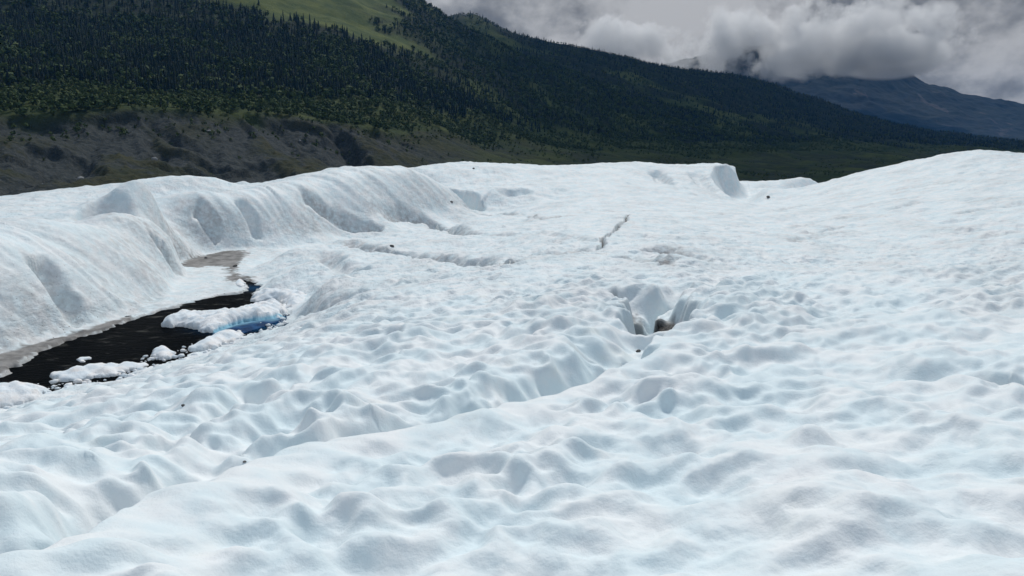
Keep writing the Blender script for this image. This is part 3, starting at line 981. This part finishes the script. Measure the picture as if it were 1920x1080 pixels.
# ------------------------------------------------------------------ trees
def spruce_crown(seed, tiers, spikes, width=.15):
    """unit-height narrow crown: drooping, ragged whorls of boughs"""
    rs = np.random.RandomState(seed)
    V, T = [], []
    for k in range(tiers):
        f = k / tiers
        z1 = .10 + .90 * f
        top = min(1.0, z1 + 1.75 * .9 / tiers)
        rad = width * (1 - f) ** .85 * (.75 + .5 * rs.rand()) + .012
        b = len(V)
        V.append((rs.randn() * .006, rs.randn() * .006, top))
        ph = rs.rand() * 6.28
        for s in range(spikes * 2):
            a = ph + math.pi * s / spikes + rs.randn() * .1
            rr = rad * ((.75 + .5 * rs.rand()) if s % 2 == 0 else .38)
            V.append((rr * math.cos(a), rr * math.sin(a), z1 - (.03 + .02 * rs.rand()) * (s % 2 == 0) + .02 * rs.rand()))
        for s in range(spikes * 2):
            T.append((b, b + 1 + s, b + 1 + (s + 1) % (spikes * 2)))
    return np.array(V), np.array(T)


def shrub_crown(seed, n, w=.55):
    """unit-height leafy clump: leaf-sized faces scattered through an uneven crown"""
    rs = np.random.RandomState(seed)
    V, T = [], []
    lobes = [(rs.randn() * .25 * w, rs.randn() * .25 * w, .35 + .4 * rs.rand(), .22 + .16 * rs.rand()) for _ in range(5)]
    for k in range(n):
        lx, ly, lz, lr = lobes[rs.randint(5)]
        d = rs.randn(3)
        d /= np.linalg.norm(d)
        c = np.array([lx, ly, lz]) + d * lr * (.6 + .4 * rs.rand()) * np.array([w * 1.6, w * 1.6, 1])
        s = .17 * (.6 + .8 * rs.rand())
        e1 = np.cross(d, rs.randn(3))
        e1 /= np.linalg.norm(e1)
        e2 = np.cross(d, e1) + d * rs.randn() * .4
        b = len(V)
        for q in range(3):
            a = q * 2.09 + rs.rand() * .6
            V.append(c + s * (e1 * math.cos(a) + e2 * math.sin(a)))
        T.append((b, b + 1, b + 2))
    V = np.array(V)
    V[:, 2] = np.clip(V[:, 2], .0, 1.05)
    return V, np.array(T)


def stem(sides, h, r0):
    V, T = [], []
    for k in range(sides):
        a = 2 * math.pi * k / sides
        V += [(r0 * math.cos(a), r0 * math.sin(a), -.06), (r0 * .25 * math.cos(a), r0 * .25 * math.sin(a), h)]
    for k in range(sides):
        a, b = 2 * k, 2 * ((k + 1) % sides)
        T += [(a, b, b + 1), (a, b + 1, a + 1)]
    return np.array(V), np.array(T)


def scatter(n, r_lo, r_hi, seed):
    rs = np.random.RandomState(seed)
    a = np.radians(-40 + 78 * rs.rand(n))
    r = np.sqrt(r_lo ** 2 + (r_hi ** 2 - r_lo ** 2) * rs.rand(n))
    return a, r


def in_sight(a, r, h, slack=6.0):
    """keep what can be seen past nearer ground from around the photographer's place"""
    EL = (HZ - ZC) / hr[:, None]
    mx = np.maximum.accumulate(EL, 0)
    j = np.clip(np.searchsorted(ha, a), 0, HA - 1)
    i = np.clip(np.searchsorted(hr, r) - 6, 0, HR - 1)
    return (hill_z(a, r) + h + slack - ZC) / r > mx[i, j]


def in_frame(a, r, h):
    z = hill_z(a, r) + h
    el = (z - ZC) / r
    return (np.abs(a) < math.radians(37)) & (el < .30)


meadow_l = [(a, math.log(b)) for a, b in meadow]
sp, sb = [], []                              # spruces (a, r, height), broadleaf shrubs
for (n, lo, hi, sd_, kk) in ((32000, 340, 900, 1, 1), (34000, 900, 1700, 2, 1), (30000, 1700, 3400, 3, 1)):
    a, r = scatter(n, lo, hi, sd_)
    x, y = r * np.sin(a), r * np.cos(a)
    rs = np.random.RandomState(sd_ + 50)
    rm, rf = zones(a, r, x, y)
    im = poly_sd(a, np.log(r), meadow_l) + .03 * fbm(x / 70, y / 70, 3)
    mixn = fbm(x / 75, y / 75, 3) + .25 * sstep(math.radians(-30), math.radians(-36), a)
    high = sstep(math.radians(-16), math.radians(-5), a) * sstep(850, 1100, r) * (1 - sstep(1500, 1900, r))
    u = rs.rand(n)
    forest = (r > rf) & (im > 0)
    lone = (im <= 0) & (u < .004)
    isp = (forest & (u > .16 + .62 * sstep(.05, .55, mixn) + .30 * high)) | lone
    isb = (forest & ~isp & (u < .75)) | ((r > rm) & (r <= rf) & (u < .8)) | ((r > rm - 40) & (r <= rm) & (u < .30)) | ((r <= rm - 40) & (u < .012 + .22 * sstep(.15, .45, mixn)))
    isp |= (r > rm) & (r <= rf) & (u > .975)
    h_s = (4.8 + 6.6 * rs.rand(n) ** 1.4) * (1 - .25 * high) * np.where(r <= rf, .55, 1)
    h_b = (3.2 + 3.4 * rs.rand(n)) * np.where(r <= rf, .8, 1.25) * np.where(r <= rm, .6, 1)
    for m_, hh, lst in ((isp, h_s, sp), (isb, h_b, sb)):
        ok = m_ & in_sight(a, r, hh) & in_frame(a, r, 0)
        lst.append(np.stack([a[ok], r[ok], hh[ok], rs.rand(ok.sum())], 1))
sp, sb = np.vstack(sp), np.vstack(sb)


def mass(name, arr, temps, mat, kind_label):
    """far trees that read as one mass"""
    VV, TT, tint, off = [], [], [], 0
    rs = np.random.RandomState(11)
    pick = rs.randint(len(temps), size=len(arr))
    rot = rs.rand(len(arr)) * 6.28
    zz = hill_z(arr[:, 0], arr[:, 1])
    for k, (Vt, Tt) in enumerate(temps):
        m_ = pick == k
        n = m_.sum()
        if not n:
            continue
        c, s = np.cos(rot[m_])[:, None], np.sin(rot[m_])[:, None]
        h = arr[m_, 2][:, None]
        wv = (.85 + .4 * rs.rand(n))[:, None]
        px = (Vt[:, 0] * c - Vt[:, 1] * s) * h * wv + (arr[m_, 1] * np.sin(arr[m_, 0]))[:, None]
        py = (Vt[:, 0] * s + Vt[:, 1] * c) * h * wv + (arr[m_, 1] * np.cos(arr[m_, 0]))[:, None]
        pz = Vt[:, 2] * h + zz[m_][:, None] - .2
        VV.append(np.stack([px, py, pz], -1).reshape(-1, 3))
        TT.append((Tt[None] + (np.arange(n) * len(Vt))[:, None, None]).reshape(-1, 3) + off)
        tint.append(np.repeat(arr[m_, 3], len(Vt)) * .75 + .25 * rs.rand(n * len(Vt)))
        off += n * len(Vt)
    o = mesh_obj(name, np.vstack(VV), np.vstack(TT), mat, smooth=False, attrs={'tint': np.concatenate(tint)})
    return tag(o, kind_label, None, None, 'stuff')


order = np.argsort(-sp[:, 2] / sp[:, 1])
lone_m = poly_sd(sp[:, 0], np.log(sp[:, 1]), meadow_l) < -.01
near_sp, far_sp = sp[order[:290]], sp[order[290:]]
orderb = np.argsort(-sb[:, 2] / sb[:, 1])
near_sb, far_sb = sb[orderb[:290]], sb[orderb[290:]]

t_sp = [spruce_crown(s, 5, 4) for s in range(6)]
t_sb = [shrub_crown(s + 20, 26) for s in range(6)]
farm = far_sp[:, 1] > 1500
mass('spruce_forest', far_sp[~farm], t_sp, M_SPRUCE, 'dark spruce forest covering the lower hillside above the shrub belt')
mass('distant_forest', far_sp[farm], [spruce_crown(s, 3, 3, .19) for s in range(4)], M_SPRUCE, 'blackish forest on the far end of the hillside towards the right')
mass('shrub_thicket', far_sb, t_sb, M_SHRUB, 'green broadleaf shrubs in a belt above the bare moraine and among the spruces')

protos = []
for s in range(5):
    Vc, Tc = spruce_crown(100 + s, 8, 6)
    me_o = mesh_obj('crown', Vc, Tc, M_SPRUCE, smooth=False, attrs={'tint': np.random.RandomState(s).rand(len(Vc)) * .4 + s * .14})
    Vs, Ts = stem(6, .8, .014)
    st_o = mesh_obj('trunk', Vs, Ts, M_BARK)
    protos.append((me_o, st_o))
proto_used = set()
for k, (a, r, h, u) in enumerate(near_sp):
    e = bpy.data.objects.new('spruce_tree', None)
    C.objects.link(e)
    e.empty_display_size = .5
    z = float(hill_z(np.array([a]), np.array([r]))[0])
    e.location = (r * math.sin(a), r * math.cos(a), z - .1)
    e.rotation_euler = (0, 0, u * 6.28)
    e.scale = (h, h, h)
    tag(e, 'dark narrow spruce tree near the front edge of the hillside forest', 'tree', 'front spruces of the hillside forest')
    p = int(u * 4.999)
    for src in protos[p]:
        if p in proto_used:
            c = src.copy()
            C.objects.link(c)
        else:
            c = src
        c.parent = e
    proto_used.add(p)
for p in range(5):
    if p not in proto_used:
        for o in protos[p]:
            bpy.data.objects.remove(o)
sprotos = []
for s in range(5):
    Vc, Tc = shrub_crown(200 + s, 60)
    sprotos.append(mesh_obj('shrub', Vc, Tc, M_SHRUB, smooth=False, attrs={'tint': np.random.RandomState(s).rand(len(Vc)) * .4 + s * .14}))
used = set()
for k, (a, r, h, u) in enumerate(near_sb):
    p = int(u * 4.999)
    if p in used:
        o = sprotos[p].copy()
        C.objects.link(o)
    else:
        o = sprotos[p]
    used.add(p)
    z = float(hill_z(np.array([a]), np.array([r]))[0])
    o.location = (r * math.sin(a), r * math.cos(a), z - .1)
    o.rotation_euler = (0, 0, u * 29)
    o.scale = (h, h, h)
    tag(o, 'green leafy shrub in the belt along the top of the bare moraine', 'shrub', 'front shrubs above the moraine')
for p in range(5):
    if p not in used:
        bpy.data.objects.remove(sprotos[p])

# lone spruces on the bright meadow
for px, py, hh, lab in [(556, 36, 9, 'lone spruce on the bright green meadow, leftmost of three near the top'),
                        (569, 37, 8, 'lone spruce on the bright green meadow, middle of three near the top'),
                        (581, 42, 9, 'lone spruce on the bright green meadow, rightmost of three near the top'),
                        (598, 60, 10, 'slim spruce at the lower left margin of the bright meadow'),
                        (612, 62, 9, 'slim spruce at the lower margin of the bright meadow, second from its left'),
                        (628, 66, 9, 'slim spruce at the lower margin of the bright meadow, third from its left'),
                        (767, 16, 9, 'small spruce standing against the cloud on the hill skyline'),
                        (818, 30, 9, 'spruce standing against the cloud lower down the hill skyline')]:
    a, r = on_hill(px, py)
    z = float(hill_z(np.array([a]), np.array([r]))[0])
    e = bpy.data.objects.new('spruce_tree', None)
    C.objects.link(e)
    e.location = (r * math.sin(a), r * math.cos(a), z - .1)
    e.scale = (hh, hh, hh)
    tag(e, lab, 'tree')
    p = sorted(proto_used)[int(px) % len(proto_used)]
    for src in protos[p]:
        c = src.copy()
        C.objects.link(c)
        c.parent = e

# pale boulders on the moraine
for px, py, s, lab in [(289, 297, 1.1, 'pale boulder at the foot of the middle scar on the moraine'),
                       (149, 325, 1.0, 'pale boulder low on the grey moraine at the left'),
                       (71, 304, .9, 'pale boulder on the moraine near the left edge'),
                       (391, 232, .9, 'small pale boulder high on the moraine near the vegetation'),
                       (560, 236, .8, 'small pale boulder in the big grey landslip')]:
    a, r = on_hill(px, py)
    z = float(hill_z(np.array([a]), np.array([r]))[0])
    P, Fc = stone_mesh(int(px) + 900, s * 1.3, s, s * .8)
    o = mesh_obj('boulder', P, Fc, M_BOULDER, smooth=False)
    o.location = (r * math.sin(a), r * math.cos(a), z + s * .3)
    tag(o, lab, 'boulder')

# ------------------------------------------------------------------ far mountain
pts = []
for px, py, r in [(1100, 170, 6600), (1250, 120, 6900), (1360, 92, 7000), (1450, 82, 7100), (1540, 84, 7200), (1600, 84, 7200), (1645, 98, 7200), (1700, 132, 7200), (1760, 162, 7200), (1850, 182, 7200), (1920, 195, 7200), (2100, 225, 7300), (2300, 250, 7400),
                  (1100, 240, 5800), (1300, 215, 5900), (1450, 190, 6000), (1600, 190, 6000), (1700, 200, 6100), (1850, 222, 6200), (2100, 255, 6300),
                  (1450, 130, 6550), (1600, 125, 6600), (1700, 168, 6650), (1850, 204, 6700)]:
    S(px, py, r)
for d in range(-6, 48, 6):
    Sw(d, 4900, 60)
    Sw(d, 5300, 120)
    Sw(d, 8600, 150)
mnt = RBF(pts, c=.03)
ma, mr = np.radians(np.arange(-8, 48, .08)), np.exp(np.linspace(math.log(4900), math.log(8600), 260))
m2, n2 = np.meshgrid(ma, mr)
m1, n1 = m2.ravel(), n2.ravel()
mx, my = n1 * np.sin(m1), n1 * np.cos(m1)
mz = mnt(m1, n1) + 24 * (1 - np.abs(fbm(mx / 520, my / 800, 4))) - 22 + 14 * fbm(mx / 130, my / 160, 3)
i = np.arange(len(mr) - 1)[:, None] * len(ma) + np.arange(len(ma) - 1)[None, :]
mq = np.stack([i, i + 1, i + 1 + len(ma), i + len(ma)], -1).reshape(-1, 4)[:, ::-1]
mountain = mesh_obj('far_mountain', np.stack([mx, my, mz], 1), mq, M_MOUNT)
tag(mountain, kind='structure')

# ------------------------------------------------------------------ air
def box(name, lo, hi, mat):
    (x0, y0, z0), (x1, y1, z1) = lo, hi
    V = [(x0, y0, z0), (x1, y0, z0), (x1, y1, z0), (x0, y1, z0), (x0, y0, z1), (x1, y0, z1), (x1, y1, z1), (x0, y1, z1)]
    Fq = [(0, 3, 2, 1), (4, 5, 6, 7), (0, 1, 5, 4), (1, 2, 6, 5), (2, 3, 7, 6), (3, 0, 4, 7)]
    return mesh_obj(name, V, Fq, mat, smooth=False)


t = NT('haze_air')
vol = t.n('ShaderNodeVolumePrincipled', Color=(.13, .44, 1.0), Density=.00005, Anisotropy=0.0)
M_HAZE = t.out(vol=vol)
hz_all = float(hz.max())
haze = box('haze', (-4600, -4600, -36), (4600, 4600, hz_all + 60), M_HAZE)
tag(haze, kind='stuff')


def cloud(name, label, px, py, r, half, seed, dens, base_noise=.0034, full=.62):
    az, tt = ray(px, py)
    t = NT(name + '_vapour')
    p = t.coord()
    q = t.n('ShaderNodeVectorMath', _attrs={'operation': 'DIVIDE'}, i0=p, i1=half).outputs[0]
    ln = t.n('ShaderNodeVectorMath', _attrs={'operation': 'LENGTH'}, i0=q).outputs['Value']
    off = t.n('ShaderNodeVectorMath', _attrs={'operation': 'ADD'}, i0=p, i1=(seed * 1000.0, 0, 0)).outputs[0]
    nz = t.noise(off, base_noise, 8, .6, .15)
    f = t.math('ADD', t.math('MULTIPLY', t.math('SUBTRACT', nz, .5), 3.4), t.math('SUBTRACT', full, ln))
    dn = t.math('MULTIPLY', t.math('MULTIPLY', t.maprange(f, 0.0, .22), t.maprange(ln, .99, .75)), dens)
    v = t.n('ShaderNodeVolumePrincipled', Color=(.985, .988, .992), Density=dn, Anisotropy=.25)
    o = box(name, tuple(-h for h in half), half, t.out(vol=v))
    x, y = xy(az, r)
    o.location = (x, y, ZC + tt * r)
    o.rotation_euler = (0, 0, -az)
    tag(o, label, None, None, 'stuff')


cloud('cloud', 'bank of grey and white cloud lying against the far mountain', 1500, 76, 5750, (1300, 420, 330), 3, .009)
cloud('cloud', 'low pale cloud behind the shoulder of the forested hill', 1180, 78, 5600, (560, 360, 260), 8, .010)
cloud('cloud', 'torn grey cloud wrapped round the top of the far mountain', 1668, 106, 5900, (420, 380, 165), 5, .010, full=1.15)


def shade_cloud():
    # the cloud overhead, out of the frame, whose shadow lies on the middle and right of the hillside
    import bmesh
    bm = bmesh.new()
    bmesh.ops.create_icosphere(bm, subdivisions=5, radius=1)
    P = np.array([v.co[:] for v in bm.verts])
    Fc = np.array([[v.index for v in f.verts] for f in bm.faces])
    bm.free()
    k = 1 + .22 * fbm(P[:, 0] * 2.3 + P[:, 2], P[:, 1] * 2.3 - P[:, 2], 4)
    P = P * k[:, None] * (980, 1750, 210)
    P[:, 2] = np.maximum(P[:, 2], -70)
    t = NT('overhead_vapour')
    v = t.n('ShaderNodeVolumePrincipled', Color=(.985, .988, .992), Density=.012, Anisotropy=.25)
    o = mesh_obj('cloud', P, Fc, t.out(vol=v))
    o.location = (1130, 3130, 1650)
    o.rotation_euler = (0, 0, -.25)
    tag(o, 'broad cloud overhead that shades the hillside', None, None, 'stuff')


shade_cloud()

# ------------------------------------------------------------------ sky and light
SUN_AZ, SUN_EL = math.radians(9), math.radians(49)
t = NT('World', world=True)
SC.world = t.m
d = t.coord('Generated')
sep = t.n('ShaderNodeSeparateXYZ', Vector=d)
pv = t.scaled(d, (1, 1, 1.5))
pl = t.n('ShaderNodeVectorMath', _attrs={'operation': 'ADD'}, i0=pv, i1=(-.014, .0, .022)).outputs[0]
n1 = t.noise(pv, 4.5, 2, .5, 0)
n2 = t.noise(pv, 10.0, 9, .56, .1)
n3 = t.noise(pl, 10.0, 6, .56, .1)
deck = pv


def glow(px, py, wide):
    az, tt = ray(px, py)
    v = np.array([math.sin(az), math.cos(az), tt])
    v /= np.linalg.norm(v)
    dist = t.n('ShaderNodeVectorMath', _attrs={'operation': 'DISTANCE'}, i0=d, i1=tuple(v)).outputs['Value']
    return t.maprange(dist, 0.0, wide, 1.0, 0.0)


rim = t.math('SUBTRACT', n2, n3)
tone = t.math('MULTIPLY_ADD', rim, .55, t.math('MULTIPLY_ADD', n1, .6, t.math('MULTIPLY', n2, .4)))
light = t.math('MULTIPLY_ADD', glow(1230, 40, .17), .18, tone)
light = t.math('MULTIPLY_ADD', glow(1900, 150, .12), .11, light)
light = t.math('MULTIPLY_ADD', glow(1600, 30, .16), -.07, light)
light = t.math('MULTIPLY_ADD', glow(800, 0, .2), -.03, light)
cl = t.mix(t.maprange(light, .36, .70), (.17, .185, .21), (.51, .52, .54))
zen = t.maprange(sep.outputs[2], .25, .75)
cl = t.mix(zen, cl, (.47, .57, .665))
sky = t.n('ShaderNodeTexSky', _attrs={'sky_type': 'NISHITA', 'sun_disc': False, 'sun_elevation': SUN_EL, 'sun_rotation': SUN_AZ})
gap = t.math('MULTIPLY', t.maprange(t.noise(deck, 2.2, 4), .48, .58), t.maprange(sep.outputs[2], .28, .45))
bg1 = t.n('ShaderNodeBackground', Color=sky, Strength=.1)
bg2 = t.n('ShaderNodeBackground', Color=cl, Strength=1.0)
mx_ = t.n('ShaderNodeMixShader', i0=t.math('SUBTRACT', 1.0, gap), i1=bg1, i2=bg2)
t.out(mx_)

sun = bpy.data.lights.new('sun', 'SUN')
sun.energy = 2.6
sun.angle = math.radians(6)
sun.color = (1.0, .96, .90)
so = bpy.data.objects.new('sun', sun)
C.objects.link(so)
so.rotation_euler = (math.pi / 2 - SUN_EL, 0, -SUN_AZ + math.pi)
so.location = (0, 0, 60)

# ------------------------------------------------------------------ camera and render settings
cam = bpy.data.cameras.new('camera')
cam.sensor_width = 36
cam.lens = 36 * F / 1920
cam.clip_end = 30000
co = bpy.data.objects.new('camera', cam)
C.objects.link(co)
co.location = (0, 0, ZC)
co.rotation_euler = (math.pi / 2 - PITCH, 0, 0)
SC.camera = co
SC.render.engine = 'CYCLES'
SC.cycles.use_denoising = True
SC.cycles.max_bounces = 8
SC.cycles.diffuse_bounces = 3
SC.cycles.volume_bounces = 5
SC.cycles.volume_step_rate = .35
SC.cycles.volume_max_steps = 200
SC.view_settings.view_transform = 'Standard'
SC.view_settings.look = 'None'
SC.view_settings.exposure = -.1
SC.view_settings.gamma = 1
